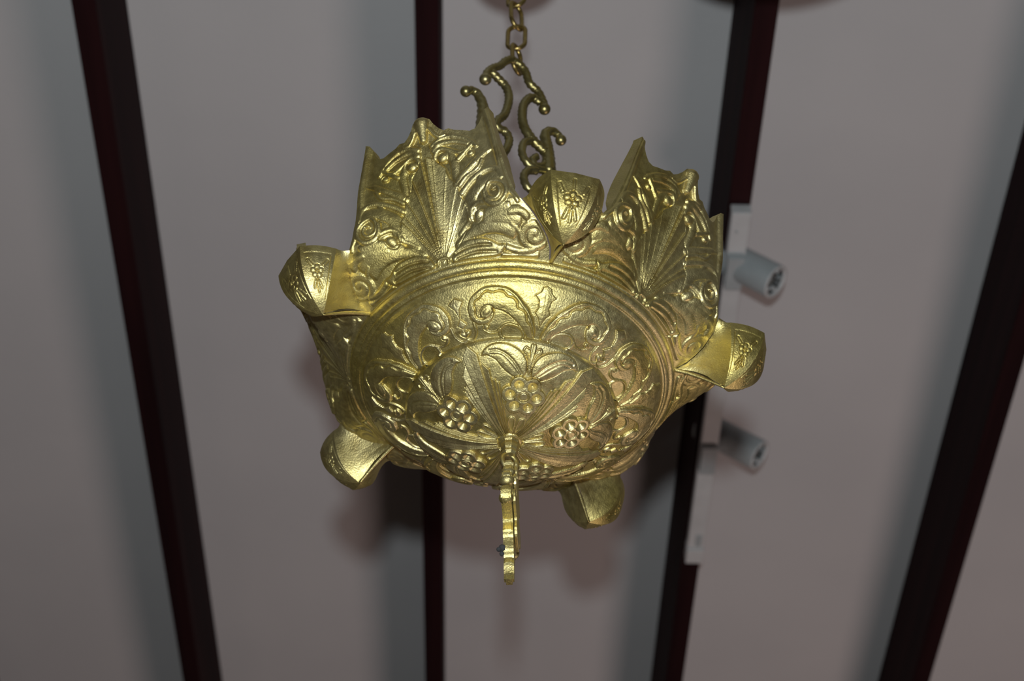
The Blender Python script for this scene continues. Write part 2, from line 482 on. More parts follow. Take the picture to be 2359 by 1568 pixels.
DATA = json.loads(r'''{"B": [["P","scroll_leaf",1.5,0.9,[[1.53,80.85],[2.34,87.47],[3.33,93.45],[5.13,97.61],[5.93,100.38],[8.0,103.87],[10.48,108.47],[12.94,111.77],[15.28,113.73],[18.08,114.71],[21.03,115.29],[24.06,114.69],[27.15,111.92],[29.39,109.04],[30.73,105.66],[31.5,102.34],[31.7,99.42],[31.03,96.23],[29.95,93.11],[28.19,91.1],[26.16,90.67],[23.85,90.84],[22.01,92.97],[20.99,95.86],[20.65,98.19],[21.05,100.86],[20.53,100.22],[18.89,99.49],[16.68,98.19],[14.43,96.12],[12.46,93.47],[10.35,90.29],[8.78,87.95],[7.26,84.93],[5.86,81.92],[5.26,80.76]]],["S","scroll_leaf",1.1,0.7,1.6,[[2.28,82.61],[2.97,87.33],[5.05,94.63],[6.95,99.05],[9.42,103.67],[11.86,108.39],[14.44,111.43],[16.94,112.9],[21.1,113.57],[24.53,112.43],[27.57,109.41],[29.48,105.29],[30.21,100.16],[29.83,96.15],[27.92,92.88],[25.32,92.32]]],["B","scroll_leaf",1.3,4.0,[[23.85,98.65]]],["G","scroll_leaf",0.9,0.45,[[2.04,81.08],[3.17,85.64],[4.08,89.34],[6.23,92.31],[6.97,96.69],[8.07,98.91],[10.76,100.92],[11.04,104.12],[12.7,107.16],[14.78,108.02],[16.13,110.6],[18.14,111.57],[20.53,110.91],[22.86,111.86],[24.69,110.19],[25.75,108.08],[27.69,106.51],[28.55,103.83],[28.3,101.4],[28.69,98.52],[28.1,95.7],[25.87,94.4],[25.1,94.99]]],["S","curl",1.3,0.9,1.1,[[7.28,78.94],[7.1,83.01],[9.16,87.28],[12.38,89.25],[15.27,89.5],[17.62,87.68],[18.87,84.54],[18.62,81.37],[17.27,79.53]]],["S","curl",1.3,0.9,0.8,[[18.75,86.47],[20.65,84.39],[23.38,83.91],[25.46,85.09],[26.41,87.54],[25.22,89.86]]],["B","curl",1.3,1.7,[[25.01,88.24]]],["S","curl",1.3,0.9,1.0,[[30.4,92.94],[30.33,89.84],[30.34,86.6],[31.25,83.56],[33.03,81.17],[35.24,81.23],[36.88,83.17],[36.89,86.22],[35.56,88.37]]],["B","curl",1.5,2.4,[[35.32,85.93]]],["P","holly_leaf",0.9,0.35,[[1.61,115.4],[2.19,112.29],[4.19,109.75],[2.54,106.99],[2.17,101.79],[3.29,98.27],[1.85,95.96],[0.78,92.58],[-1.5,82],[-1.5,118]]],["P","holly_leaf",1.1,0.4,[[37.78,116.26],[36.26,111.28],[32.76,107.93],[35.03,103.24],[36.01,97.03],[33.69,92.71],[36.58,89.35],[39.05,86.19],[37.5,86.19],[37.5,116.26]]],["S","holly_leaf",1.2,1.0,1.0,[[42.88,107.17],[44.12,97.08],[44.76,89.23],[42.77,82.59],[38.99,81.89]]]],"D": [["P","leaf",1.4,1.2,[[29.79,68.98],[27.58,72.87],[23.99,75.55],[19.25,76.39],[14.27,75.68],[9.15,73.04],[5.25,69.62],[2.57,65.19],[1.36,60.5],[1.93,55.48],[4.33,54.44],[9.96,53.76],[14.07,56.09],[17.8,59.61],[21.01,64.71],[24.18,67.47],[26.95,69.11]]],["S","leaf",0.7,1.0,0.5,[[4.44,55.16],[8.99,54.77],[14.05,57.55],[18.46,63.07],[22.43,67.71],[27.65,69.97]]],["G","leaf",0.7,0.8,[[24.42,71.81],[19.54,71.72],[14.75,68.64],[9.48,63.04],[4.57,56.11]]],["G","leaf",0.4,0.5,[[23.93,69.33],[18.12,68.28],[13.07,62.93],[7.06,55.89]]],["S","stem_leaf",1.5,0.9,1.1,[[-0.92,55.4],[0.09,63.18],[0.7,71.26],[0.71,75.56]]],["S","stem_leaf",1.3,0.6,0.7,[[-0.11,56.74],[1.71,65.32],[2.94,69.46],[4.53,70.66]]],["S","stem_leaf",1.0,0.6,0.8,[[1.96,72.94],[4.08,74.04],[5.08,72.04]]],["flower","flower",[[0.29,40.95]]],["S","stem_leaf",1.6,0.9,1.0,[[-2.37,26.16],[-2.93,18.02],[-2.71,9.06]]],["S","stem_leaf",1.5,0.6,0.7,[[9.83,10.11],[17.17,17.31],[12.41,22.91],[4.92,21.95],[3.14,16.25],[5.79,10.17]]],["P","ray",1.3,0.35,[[25.99,10.3],[20.08,47.79],[21.4,50.42],[26.24,53.53],[33.59,10.66]]],["P","ray",1.3,0.35,[[25.99,10.3],[21.91,39.54],[20.95,47.87],[21.4,50.42],[26.04,53.25],[26.43,48.41],[28.14,22.9],[33.59,10.66]]],["P","ray",1.5,0.35,[[34.78,10.76],[26.43,48.41],[27.55,54.76],[26.52,59.29],[30.73,64.83],[32.57,60.75],[33.39,49.11],[38.39,10.99]]],["P","ray",1.1,0.35,[[39.49,11.1],[33.75,49.72],[32.45,62.76],[31.5,71.1],[34.54,75.58],[36.98,80.14],[38,75.5],[38,6]]]],"W": [["fan","fan",1.7,[[1.67,135.38],[3.03,136.72],[11.32,154.28],[10.27,168.41],[8.71,174.73],[7.97,184.45],[5.77,191.18],[4.86,200.11],[2.72,206.29],[1.75,209.28]],[[0.76,135.2]],[[10.97,154.06],[10.27,168.41],[7.97,184.45],[4.86,197.18],[1.4,205.91]]],["S","leaf",2.0,1.6,1.1199999999999999,[[2.25,208.15],[2.8,212.84],[4.54,214.34],[7.16,210.67],[9.3,207.52],[11.24,208.51]]],["B","leaf",2.6,3.8,[[4.37,207.87]]],["S","leaf",1.6,2.4,1.68,[[5.73,209.66],[7.2,203.83],[7.41,197.66],[7.33,191.79],[7.75,186.92]]],["S","leaf",2.0,1.9,1.3299999999999998,[[2.34,214.66],[3.62,218.07],[6.07,218.38],[8.7,216.74],[11.3,212.98]]],["S","leaf",1.8,1.6,1.1199999999999999,[[2.01,218.59],[4.35,221.91],[7.26,222.07],[9.57,220.49]]],["B","leaf",1.6,2.4,[[12.0,204.47]]],["S","leaf",1.9,2.3,1.6099999999999999,[[7.69,185.49],[9.38,189.46],[11.84,193.38],[13.85,197.53],[15.47,201.06]]],["S","leaf",2.1,1.5,1.0499999999999998,[[8.53,182.69],[10.83,186.88],[13.79,189.34],[15.06,195.33]]],["S","leaf",2.2,2.0,1.4,[[8.95,176.63],[11.61,181.24],[14.31,184.57],[17.06,185.83],[19.15,182.94],[20.35,175.16]]],["S","leaf",1.6,4.2,2.94,[[10.64,160.93],[11.29,169.11],[13.0,173.87],[15.39,177.46],[17.86,178.45],[19.18,176.17]]],["S","spiral",2.2,1.6,1.1199999999999999,[[15.74,168.54],[16.09,162.33],[17.77,157.22],[20.26,156.46],[21.56,162.05],[21.02,168.78],[18.94,172.93],[17.06,173.51],[16.17,168.68],[16.96,162.61],[18.91,160.15],[19.86,163.56],[19.2,168.01],[18.12,167.68]]],["B","leaf",2.6,3.6,[[13.72,155.06]]],["S","leaf",2.0,1.8,1.26,[[11.12,156.18],[11.68,161.59],[13.67,163.31],[16.36,160.55]]],["S","leaf",1.7,2.4,1.68,[[15.84,153.51],[18.53,154.1],[21.82,153.4]]],["S","leaf",1.7,2.6,1.8199999999999998,[[15.69,150.89],[19.0,150.76],[24.49,150.43]]],["S","leaf",1.6,2.6,1.8199999999999998,[[12.09,150.68],[17.48,149.73],[23.17,146.96],[24.83,146.01]]],["S","leaf",1.9,2.8,1.9599999999999997,[[6.41,144.22],[9.84,147.99],[14.58,147.95],[18.86,146.34],[23.47,142.86]]],["P","lower_leaf",1.9,1.4,[[2.98,136.06],[5.26,143.0],[8.98,145.55],[13.71,144.23],[16.77,141.77],[19.16,139.38],[21.18,138.91],[20.63,136.35],[18.92,134.14],[14.21,133.28],[9.39,132.58],[4.51,132.81]]],["G","lower_leaf",1.1,0.8,[[4.98,139.1],[7.91,140.74],[11.4,141.13],[16.63,139.74]]],["G","lower_leaf",1.1,0.8,[[5.04,134.99],[7.21,135.99],[11.77,137.15],[18.36,136.11]]],["S","medallion",1.8,1.5,1.0499999999999998,[[21.61,137.35],[24.77,135.87],[27.95,135.71],[30.4,136.48]]],["S","medallion",1.8,1.6,1.1199999999999999,[[20.24,134.23],[24.18,133.4],[28.78,133.6],[31.6,134.68]]],["B2","medallion",1.2,9.5,[[29.76,141.21]]]]}''')
BR = json.loads(r'''{"a1": [[-29.6, -19.2, 369.0], [-28.9, -18.8, 376.0], [-24.4, -15.9, 386.3], [-18.8, -12.2, 394.4], [-15.2, -9.8, 403.3], [-10.4, -6.8, 409.9], [-4.5, -2.9, 410.3], [1.7, 1.1, 404.3], [4.9, 3.2, 392.7], [11.9, 7.8, 387.6], [16.1, 10.4, 378.4], [17.7, 11.5, 371.9]], "a2": [[-25.2, -16.4, 380.8], [-19.2, -12.5, 376.5], [-13.3, -8.6, 371.4], [-10.7, -7.0, 360.3], [-11.6, -7.5, 347.2], [-14.1, -9.2, 334.3], [-18.6, -12.1, 324.6], [-19.2, -12.5, 316.5], [-12.6, -8.2, 316.0], [-9.1, -5.9, 308.4], [-11.1, -7.2, 295.0], [-15.4, -10.0, 282.8]], "a3": [[14.1, 9.2, 375.2], [7.2, 4.7, 375.6], [1.6, 1.0, 363.0], [0.2, 0.1, 347.8], [2.0, 1.3, 334.1], [8.2, 5.3, 324.1], [15.1, 9.8, 319.2], [20.9, 13.6, 316.4]], "h1": [[-39.2, -25.5, 345.2], [-34.4, -22.3, 343.2], [-30.7, -20.0, 334.0], [-29.8, -19.3, 321.2], [-29.7, -19.3, 306.3], [-28.5, -18.5, 285.3]], "h2": [[28.3, 18.4, 346.7], [22.5, 14.6, 345.6], [18.7, 12.1, 337.2], [20.3, 13.2, 324.9], [21.7, 14.1, 311.1], [22.4, 14.5, 294.0]], "l1": [[9.2, 6.0, 322.6], [2.7, 1.7, 315.0], [1.0, 0.7, 301.9], [5.0, 3.3, 293.3], [11.7, 7.6, 291.4], [19.3, 12.5, 294.4]], "l2": [[20.0, 13.0, 312.7], [18.2, 11.8, 300.9], [12.6, 8.2, 295.0], [9.2, 6.0, 298.9], [12.4, 8.1, 305.9]], "l3": [[12.7, 8.3, 289.2], [6.2, 4.0, 284.0], [3.1, 2.0, 274.4], [5.6, 3.7, 265.0], [12.2, 7.9, 263.0]], "b": [[-43.7, -28.4, 339.8], [-29.6, -19.2, 367.5], [17.7, 11.5, 369.6], [31.3, 20.4, 341.5]]}''')

TH0 = 13.085
LOC = CAM + Vector((-0.0014, 0.95351, 0.87129))
Rm = Matrix(((0.99964, 0.0, 0.02672), (0.00035, 0.99991, -0.01318), (-0.02672, 0.01318, 0.99956)))
ROT = (Rm @ Matrix.Rotation(math.radians(TH0), 3, 'Z')).to_euler()
lamp = empty('hanging_lamp', LOC)
lamp.rotation_euler = ROT
tag(lamp, 'gilded cast brass hanging oil lamp with five pointed spouts, openwork scroll handle and flower dome', 'lamp')
ROT72 = [math.radians(72 * k) for k in range(5)]

# -------- dome and band: full rings of one mirrored fivefold pattern
def ring_part(name, elems, nh, s_arr, planar, off_deg, center_labels, edge_labels, part_names):
    az = np.linspace(0, 36, nh + 1)
    A, S = np.meshgrid(az, s_arr * 1000, indexing='ij')
    if planar:
        conv = lambda p: [(q[1] * math.sin(math.radians(q[0])), q[1] * math.cos(math.radians(q[0]))) for q in p]
        X = S * np.sin(np.radians(A)); Y = S * np.cos(np.radians(A))
    else:
        rm = 90.0
        rloc = lambda s: np.interp(s / 1000, SL, PROF[:, 0]) * 1000
        conv = lambda p: [(float(rloc(q[1])) * math.radians(q[0]), q[1]) for q in p]
        X = rloc(S) * np.radians(A); Y = S
    H, Lb, names = relief(elems, X, Y, conv)
    half = np.concatenate([H[::-1][:-1], H[:-1]], 0)          # az -36 .. 36 (excl.)
    halfL = np.concatenate([Lb[::-1][:-1], Lb[:-1]], 0)
    Hf = np.tile(half, (5, 1)); 
    n = len(Hf)
    azf = np.radians(-36 + np.arange(n) * (36.0 / nh))
    r, h = prof_at(s_arr)
    r = r[None, :] + 0 * azf[:, None]; h = h[None, :] + 0 * azf[:, None]
    P = np.stack([r * np.sin(azf)[:, None], -r * np.cos(azf)[:, None], h], -1)
    N0 = grid_normals(P, True)
    if N0[0, len(s_arr) // 2, 2] > 0: N0 = -N0; 
    P = P + N0 * (Hf / 1000.0)[..., None]
    N = grid_normals(P, True)
    flip = N[0, len(s_arr) // 2, 2] > 0
    if flip: N = -N
    F = grid_faces(n, len(s_arr), True)
    # orient the faces like the outward normals
    q = F[5, 5]; v = P.reshape(-1, 3)[q]; fn = np.cross(v[1] - v[0], v[2] - v[0])
    if fn @ N.reshape(-1, 3)[q[0]] < 0: F = F[..., ::-1]
    # labels live on faces: sector -36..36 is faces 0..2nh-1
    fl = halfL[:, :-1]
    fl = np.maximum(fl, 0)
    Lall = np.tile(fl, (5, 1))
    part = link(name, sub_mesh(name, P, N, F, Lall == 0), lamp, M_GOLD)
    part.rotation_euler = (0, 0, math.radians(off_deg))
    idx = np.arange(n)
    for li, ln in enumerate(names):
        if li == 0: continue
        if ln in center_labels: wins = [(0, 2 * nh)]
        elif ln in edge_labels: wins = [(nh, 3 * nh)]
        else: wins = [(0, nh), (nh, 2 * nh)]
        for (a, b) in wins:
            mk = np.zeros(Lall.shape, bool); mk[a:b] = Lall[a:b] == li
            if mk.sum() < 4: continue
            me = sub_mesh(part_names.get(ln, ln), P, N, F, mk)
            for k in range(5):
                o = link(part_names.get(ln, ln), me, part, M_LEAF)
                o.rotation_euler = (0, 0, ROT72[k])
    return part

for e in DATA['D']:
    if e[1] == 'stem_leaf' and e[-1][0][1] < 30: e[1] = 'stem' if e[-1][0][0] < 0 else 'side_loop'
DE = [e for e in DATA['D'] if e[1] != 'ray'] + [
    ['R', 'ray3', ((-0.01, 8), (-0.01, 77), (5.6, 70.5), (0.9, 8), 1.7, 1.9, 77.5)],
    ['R', 'ray2', ((0.9, 8), (5.3, 66), (9.8, 58.5), (1.7, 8), 0.7, 1.9, None)],
    ['R', 'ray1', ((1.7, 8), (8.9, 53), (11.2, 50.5), (2.3, 8), 0.6, 1.7, None)],
    ['R', 'ray0', ((2.3, 8), (11.0, 49.5), (12.9, 48.0), (2.9, 8), 0.6, 1.5, None)]]
dome = ring_part('dome', DE, 128, np.linspace(0.0015, 0.0785, 240), True, -0.6, ('flower', 'stem_leaf', 'stem'), ('ray3',),
                 {'ray0': 'ray', 'ray1': 'ray', 'ray2': 'ray', 'ray3': 'ray', 'stem_leaf': 'bud_leaf', 'side_loop': 'loop'})
BE = DATA['B']
for e in BE:
    if e[0] == 'P' and e[1] == 'scroll_leaf': e[2] = 2.1
    if e[0] == 'S' and e[1] == 'scroll_leaf': e[2] = 2.9; e[3] = 1.3; e[4] = 2.0
    if e[0] == 'B' and e[1] == 'scroll_leaf': e[2] = 3.1
    if e[0] == 'G': e[2] = 1.1
c = 0
for e in BE:
    if e[1] == 'holly_leaf':
        e[1] = 'holly_mid' if c == 0 else 'holly_edge'; c += 1
    if e[1] == 'curl' and e[-1][0][0] > 30: e[1] = 'end_curl'
BE = [e for e in BE if not (e[0] == 'S' and e[1] == 'holly_edge')]
band = ring_part('bowl_band', BE, 160, np.linspace(0.0785, 0.1198, 150), False, 0.3, ('holly_mid',), ('holly_edge',),
                 {'holly_mid': 'holly_leaf', 'holly_edge': 'holly_leaf', 'end_curl': 'curl'})

# -------- moulding: two beads round the bowl
ms = np.array([(.1026,.0494),(.1022,.0500),(.1028,.0506),(.1040,.0510),(.1052,.0509),(.1066,.0519),(.1073,.0530),(.1072,.0540),(.1071,.0546),(.1080,.0546),(.1096,.0552),(.1108,.0564),(.1114,.0578),(.1113,.0590),(.1112,.0598),(.1121,.0604)])
pts = catmull(ms, 4)
n = 360
a = np.linspace(0, 2 * np.pi, n, endpoint=False)
P = np.stack([pts[None, :, 0] * np.sin(a)[:, None], -pts[None, :, 0] * np.cos(a)[:, None], pts[None, :, 1] + 0 * a[:, None]], -1)
N = grid_normals(P, True)
if N[0, 10, 2] > 0: N = -N
F = grid_faces(n, len(pts), True)
q = F[5, 5]; v = P.reshape(-1, 3)[q]
if np.cross(v[1] - v[0], v[2] - v[0]) @ N.reshape(-1, 3)[q[0]] < 0: F = F[..., ::-1]
link('moulding', mesh_from('moulding', P.reshape(-1, 3), F.reshape(-1, 4), N.reshape(-1, 3)), lamp, M_GOLD)

# -------- the five fan panels
HW = np.array([.0604,.064,.067,.070,.075,.081,.088,.098,.11,.125,.14,.1555,.2])
WW = np.array([35.6,34.8,33.2,31.2,28.0,25.1,23.4,21.9,20.6,19.2,17.9,16.6,15.])
HR = np.array([.0604,.064,.067,.070,.075,.081,.095,.11,.125,.14,.1555,.2])
RE = np.array([.1121,.1200,.1265,.1325,.1405,.1454,.1485,.1502,.1522,.1542,.1566,.164])
def rwall(az, h):
    u = np.clip(np.abs(az) / np.interp(h, HW, WW), 0, 1)
    b = (u ** 2 * (3 - 2 * u)) ** 1.3
    cone = .1121 + (h - .0604) * (.0475 / .0906)
    return cone * (1 - b) + np.interp(h, HR, RE) * b
def edge_pt(h):
    a = math.radians(float(np.interp(h, HW, WW))); r = float(rwall(math.degrees(a), h))
    return np.array([r * math.sin(a), -r * math.cos(a), h])
TOPA = np.array([0, 1.2, 2.2, 2.9, 4.0, 5.1, 6.4, 7.6, 9.5, 11.2, 12.6, 13.8, 14.8, 15.7, 16.8])
TOPS = np.array([240.0, 240.2, 238.5, 234.5, 230.5, 228.0, 228.8, 226.8, 225.5, 224.0, 225.5, 230.5, 236.5, 241.5, 243.0]) / 1000
def s2h(s): return np.interp(s, SL, PROF[:, 1])
def h2s(h): return np.interp(h, PROF[:, 1], SL)
nu, nv = 420, 340
u1 = np.linspace(-1, 1, nu)
topA = np.abs(u1) * 16.8
hT = s2h(np.interp(topA, TOPA, TOPS))
vv = np.linspace(0, 1, nv)
hh = .0604 + vv[None, :] * (hT[:, None] - .0604)
AZ = u1[:, None] * np.interp(hh, HW, WW)
Rr = rwall(AZ, hh)
Sx = h2s(hh) * 1000
Xc = np.abs(np.radians(AZ)) * 135.0
conv = lambda p: [(math.radians(q[0]) * 135.0, q[1]) for q in p]
for e in DATA['W']:
    if e[0] == 'B2': e[3] = 12.0; e[2] = 1.5
    if e[0] == 'S' and e[1] == 'leaf': e[3] *= 1.35; e[4] *= 1.35
    if e[0] == 'S' and e[1] == 'spiral': e[3] = 1.9; e[4] = 1.3
WE = DATA['W'] + [
    ['S', 'crest_knob', 4.6, 4.6, 2.6, [[0, 236.5], [0, 231], [0, 224]]],
    ['S', 'crest_knob', 2.6, 1.5, 1.2, [[1.9, 231], [3.0, 226], [4.2, 223.5], [5.6, 224]]],
    ['S', 'leaf', 1.8, 2.2, 1.4, [[7.6, 222], [10, 219], [12.2, 214], [13.6, 209]]],
    ['S', 'leaf', 1.7, 2.0, 1.5, [[8.6, 203], [10.6, 207], [12.8, 213]]],
    ['S', 'leaf', 1.5, 2.0, 1.4, [[13.8, 196], [15.6, 200.5], [17.0, 203]]],
    ['S', 'leaf', 1.6, 2.2, 1.6, [[12.4, 172], [13.6, 177], [14.6, 183]]],
    ['S', 'leaf', 1.6, 2.3, 1.4, [[7.2, 150.5], [10, 154.5], [13.5, 156.0]]],
    ['S', 'medallion', 1.7, 2.0, 1.6, [[22.4, 150.5], [25, 150], [27.2, 147.5]]],
    ['S', 'medallion', 1.5, 1.6, 1.2, [[23.0, 146], [24.6, 143.5], [26, 141]]],
    ['S', 'foot_ring', 1.6, 1.1, 1.1, [[0, 138.5], [1.2, 138.2], [1.9, 136.4], [1.8, 134.4]]],
    ['S', 'edge_bead', 1.3, 1.5, 1.2, [[15.5, 240], [17.0, 222], [18.6, 200], [20.0, 182], [22.0, 165], [24.5, 155]]],
]
li = 0
for e in WE:
    if e[1] == 'leaf': e[1] = 'leaf%d' % li if e[0] != 'B' else 'leaf%d' % li; li += 1
half = nu // 2
H, Lb, names = relief(WE, Xc[half:], Sx[half:], conv)
H = np.concatenate([H[::-1], H], 0); Lb = np.concatenate([Lb[::-1], Lb], 0)
for _ in range(1):                                          # the soft edges of a sand casting
    H[1:-1] = (H[:-2] + 2 * H[1:-1] + H[2:]) / 4; H[:, 1:-1] = (H[:, :-2] + 2 * H[:, 1:-1] + H[:, 2:]) / 4
au = np.abs(u1)[:, None]
H = H * sstep((1 - au) / 0.03) * sstep(vv[None, :] / 0.012)
# the side edges curl forward above the spouts
curl = 3.0 * sstep((au - 0.86) / 0.14) * sstep((hh - 0.095) / 0.03)
azr = np.radians(AZ)
P = np.stack([Rr * np.sin(azr), -Rr * np.cos(azr), hh], -1)
N0 = grid_normals(P)
if (N0[half, 50] @ np.array([0, -1, 0])) < 0: N0 = -N0
P = P + N0 * ((H + curl) / 1000.0)[..., None]
N = grid_normals(P)
if (N[half, 50] @ np.array([0, -1, 0])) < 0: N = -N
F = grid_faces(nu, nv)
q = F[half, 50]; v = P.reshape(-1, 3)[q]
if np.cross(v[1] - v[0], v[2] - v[0]) @ N.reshape(-1, 3)[q[0]] < 0: F = F[..., ::-1]
base_me = sub_mesh('fan_panel', P, N, F, Lb[:-1, :-1] == 0)
# back shell and the thick cut edge
st = 6
def back_shell(P, edge_lo=0.003, edge_hi=0.010):
    iu = np.r_[0:nu:st, nu - 1] if (nu - 1) % st else np.arange(0, nu, st)
    iv = np.r_[0:nv:st, nv - 1] if (nv - 1) % st else np.arange(0, nv, st)
    Pf = P[np.ix_(iu, iv)]
    U = np.abs(u1[iu])[:, None]
    h_ = Pf[..., 2]
    thick = edge_lo + (edge_hi - edge_lo) * sstep((U - 0.55) / 0.45) * sstep((h_ - 0.082) / 0.03) * (1 - 0.55 * sstep((h_ - 0.135) / 0.02))
    rad = Pf.copy(); rad[..., 2] = 0
    rn = rad / np.linalg.norm(rad, axis=-1, keepdims=True)
    tang = np.stack([rn[..., 1] * -1, rn[..., 0], 0 * h_], -1)
    Pb = Pf - rn * thick[..., None]
    side = np.sign(u1[iu])[:, None] * sstep((U - 0.93) / 0.07)
    land = 0.0030 + 0.0022 * np.exp(-((h_ - 0.115) / 0.020) ** 2)
    land = land * sstep((h_ - 0.085) / 0.012)
    Pb = Pb + tang * (side * land)[..., None]
    return iu, iv, Pf, Pb
iu, iv, Pf, Pb = back_shell(P)
Fb = grid_faces(len(iu), len(iv)).reshape(-1, 4)
back = mesh_from('panel_back', Pb.reshape(-1, 3), Fb)
def strip(front, backp):
    a_ = np.asarray(front); b_ = np.asarray(backp); n_ = len(a_)
    V = np.vstack([a_, b_]); Fs = np.array([(i, i + 1, n_ + i + 1, n_ + i) for i in range(n_ - 1)])
    return V, Fs
def interp_rows(src, m):
    t = np.linspace(0, 1, len(src)); tt = np.linspace(0, 1, m)
    return np.stack([np.interp(tt, t, src[:, k]) for k in range(3)], 1)
parts_V, parts_F, off = [], [], 0
for (fr, bk) in ((P[0], Pb[0]), (P[-1], Pb[-1]), (P[:, -1], Pb[:, -1])):
    V, Fs = strip(fr, interp_rows(bk, len(fr)))
    parts_V.append(V); parts_F.append(Fs + off); off += len(V)
rim_me = mesh_from('panel_edge', np.vstack(parts_V), np.vstack(parts_F), smooth=False)
subs = []
nice = {'fan': 'fan', 'lower_leaf': 'lower_leaf', 'crest_knob': 'crest_knob', 'foot_ring': 'foot_ring', 'edge_bead': 'edge_bead', 'medallion': 'medallion', 'spiral': 'spiral'}
for li, ln in enumerate(names):
    if li == 0: continue
    nm = nice.get(ln, 'leaf')
    fm = Lb[:-1, :-1] == li
    if ln in ('fan', 'crest_knob', 'foot_ring'):
        if fm.sum() > 4: subs.append((nm, sub_mesh(nm, P, N, F, fm)))
    else:
        for a0, b0 in ((0, half), (half, nu - 1)):
            mk = np.zeros(fm.shape, bool); mk[a0:b0] = fm[a0:b0]
            if mk.sum() > 4: subs.append((nm, sub_mesh(nm, P, N, F, mk)))
for k in range(5):
    p = link('fan_panel', base_me, lamp, M_GOLD)
    p.rotation_euler = (0, 0, math.radians(-36.4 + 72 * k))
    for nm, me in subs: link(nm, me, p, M_LEAF)
    link('panel_back', back, p, M_GOLD); link('panel_edge', rim_me, p, M_GOLD)

# -------- the five spouts
def nrm(v): return v / np.linalg.norm(v)
def spout():
    rc = lambda r, azd, h: np.array([r * math.sin(math.radians(azd)), -r * math.cos(math.radians(azd)), h])
    nuh, nvh = 150, 150
    us = np.linspace(0, 1, nuh)
    # rim curve A -> C -> B -> front centre
    A = edge_pt(.081); a_az = 36 - 25.1
    A = rc(.1454, a_az, .0807)
    C = np.array([.0243, -.1512, .0798])
    B = rc(.1745, 5.24, .0768)
    Fc = rc(.1752, 0, .0765)
    K = rc(.1447, 0, .0417)
    R0 = rc(.1121, 0.35, .0604)
    out = np.zeros((nuh, nvh, 3)); reg = np.zeros(nuh)
    tv = np.linspace(0, 1, nvh)
    # panel edge followed by the neck (A column), seen from the spout's own axis
    he = np.linspace(.0807, .0604, nvh)
    Acol = np.array([rc(float(rwall(np.interp(h, HW, WW), h)), 36 - float(np.interp(h, HW, WW)), h) for h in he])
    def bez(p0, p1, p2, t):
        t = t[:, None]; return (1 - t) ** 2 * p0 + 2 * t * (1 - t) * p1 + t ** 2 * p2
    Kc = K + np.array([.0012, 0, 0.0006])
    Ccol = bez(C, C * .55 + Kc * .45 + np.array([.0075, -.003, -.013]), Kc, tv)
    Bcol = bez(B, B * .60 + K * .40 + np.array([.0042, -.007, -.015]), K + np.array([.0003, -.0003, 0]), tv)
    Fcol = bez(Fc, Fc * .60 + K * .40 + np.array([0, -.0075, -.0145]), K + np.array([0, -.0004, 0]), tv)
    for i, u in enumerate(us):
        if u < .36:
            t = u / .36
            # concave neck between the panel edge and the crease
            bottom = R0 * (1 - t) + Kc * t + np.array([0, 0, 0.0045]) * math.sin(math.pi * t)
            s_ = sstep(t)
            col = Acol * (1 - t) + Ccol * t
            # shift the lower end to run along the under ridge
            end = col[-1]; col = col + (bottom - end)[None] * (tv ** 2)[:, None]
            inward = -0.0012 * math.sin(math.pi * t)
            col = col + np.array([1, 0, 0])[None] * inward * (1 - tv[:, None] * 0.9)
        elif u < .80:
            t = (u - .36) / .44
            col = Ccol * (1 - t) + Bcol * t
            col = col + np.array([.0018, -.0006, 0])[None] * math.sin(math.pi * t) * (1 - tv[:, None])
        else:
            t = (u - .80) / .20
            col = Bcol * (1 - t) + Fcol * t
        out[i] = col
    P1 = out
    # engraved blossoms on the side and front facets, creases along the edges
    U, Vv = np.meshgrid(us, tv, indexing='ij')
    H = np.zeros(U.shape)
    def blossom(cu, cvv, lu, lv):
        """lu, lv: mm per unit in u and v"""
        dx = (U - cu) * lu * (1 - 0.45 * Vv); dy = -(Vv - cvv) * lv
        d = np.hypot(dx, dy); a_ = np.arctan2(dx, dy)
        k_ = np.round(a_ / (2 * np.pi / 5)) * (2 * np.pi / 5)
        dp = np.hypot(dx - 2.9 * np.sin(k_), dy - 2.9 * np.cos(k_))
        h = -0.55 * np.exp(-((dp - 1.9) / 0.28) ** 2) + 0.45 * np.exp(-(dp / 1.5) ** 2)
        h += -0.45 * np.exp(-((d - 1.35) / 0.25) ** 2) + 0.5 * np.exp(-(d / 1.0) ** 2)
        h *= (d < 6.0)
        for (px, py, qx, qy) in ((0, -4.8, -.6, -14), (-1.0, -6, -3.6, -11), (1.0, -6, 3.0, -11), (-4.5, 4.5, -7, 7.5), (4.0, 4.5, 6.5, 7.5)):
            dd, f = seg_dist(dx, dy, [(px, py), (qx, qy)])
            h += (-0.5 * np.exp(-((dd - 1.0) / 0.28) ** 2) + 0.3 * np.exp(-(dd / .7) ** 2)) * (d > 4.4)
        return h
    m1 = (U > .36) & (U < .79)
    H += np.where(m1, blossom(.585, .36, 56, 46), 0)
    H += -0.5 * np.exp(-((U - .405) / .006) ** 2) * sstep((Vv - .10) / .03) * (Vv < .82)
    H += np.where((U > .405) & (U < .76), -0.4 * np.exp(-((Vv - .10) / .012) ** 2), 0)
    m2 = U > .82
    P_full = np.concatenate([P1, (P1 * np.array([-1, 1, 1]))[::-1][1:]], 0)
    H_full = np.concatenate([H, H[::-1][1:]], 0)
    n_ = len(P_full)
    Us = np.linspace(-1, 1, n_)
    # front facet blossom drawn across the centre line
    UU, VV = np.meshgrid(np.arange(n_), tv, indexing='ij')
    cx = (UU - (n_ - 1) / 2) / ((1 - .80) * (nuh - 1))        # -1..1 across the front facet
    dx = cx * 15.8 * (1 - VV * .9); dy = -(VV - .36) * 46
    d = np.hypot(dx, dy); a_ = np.arctan2(dx, dy)
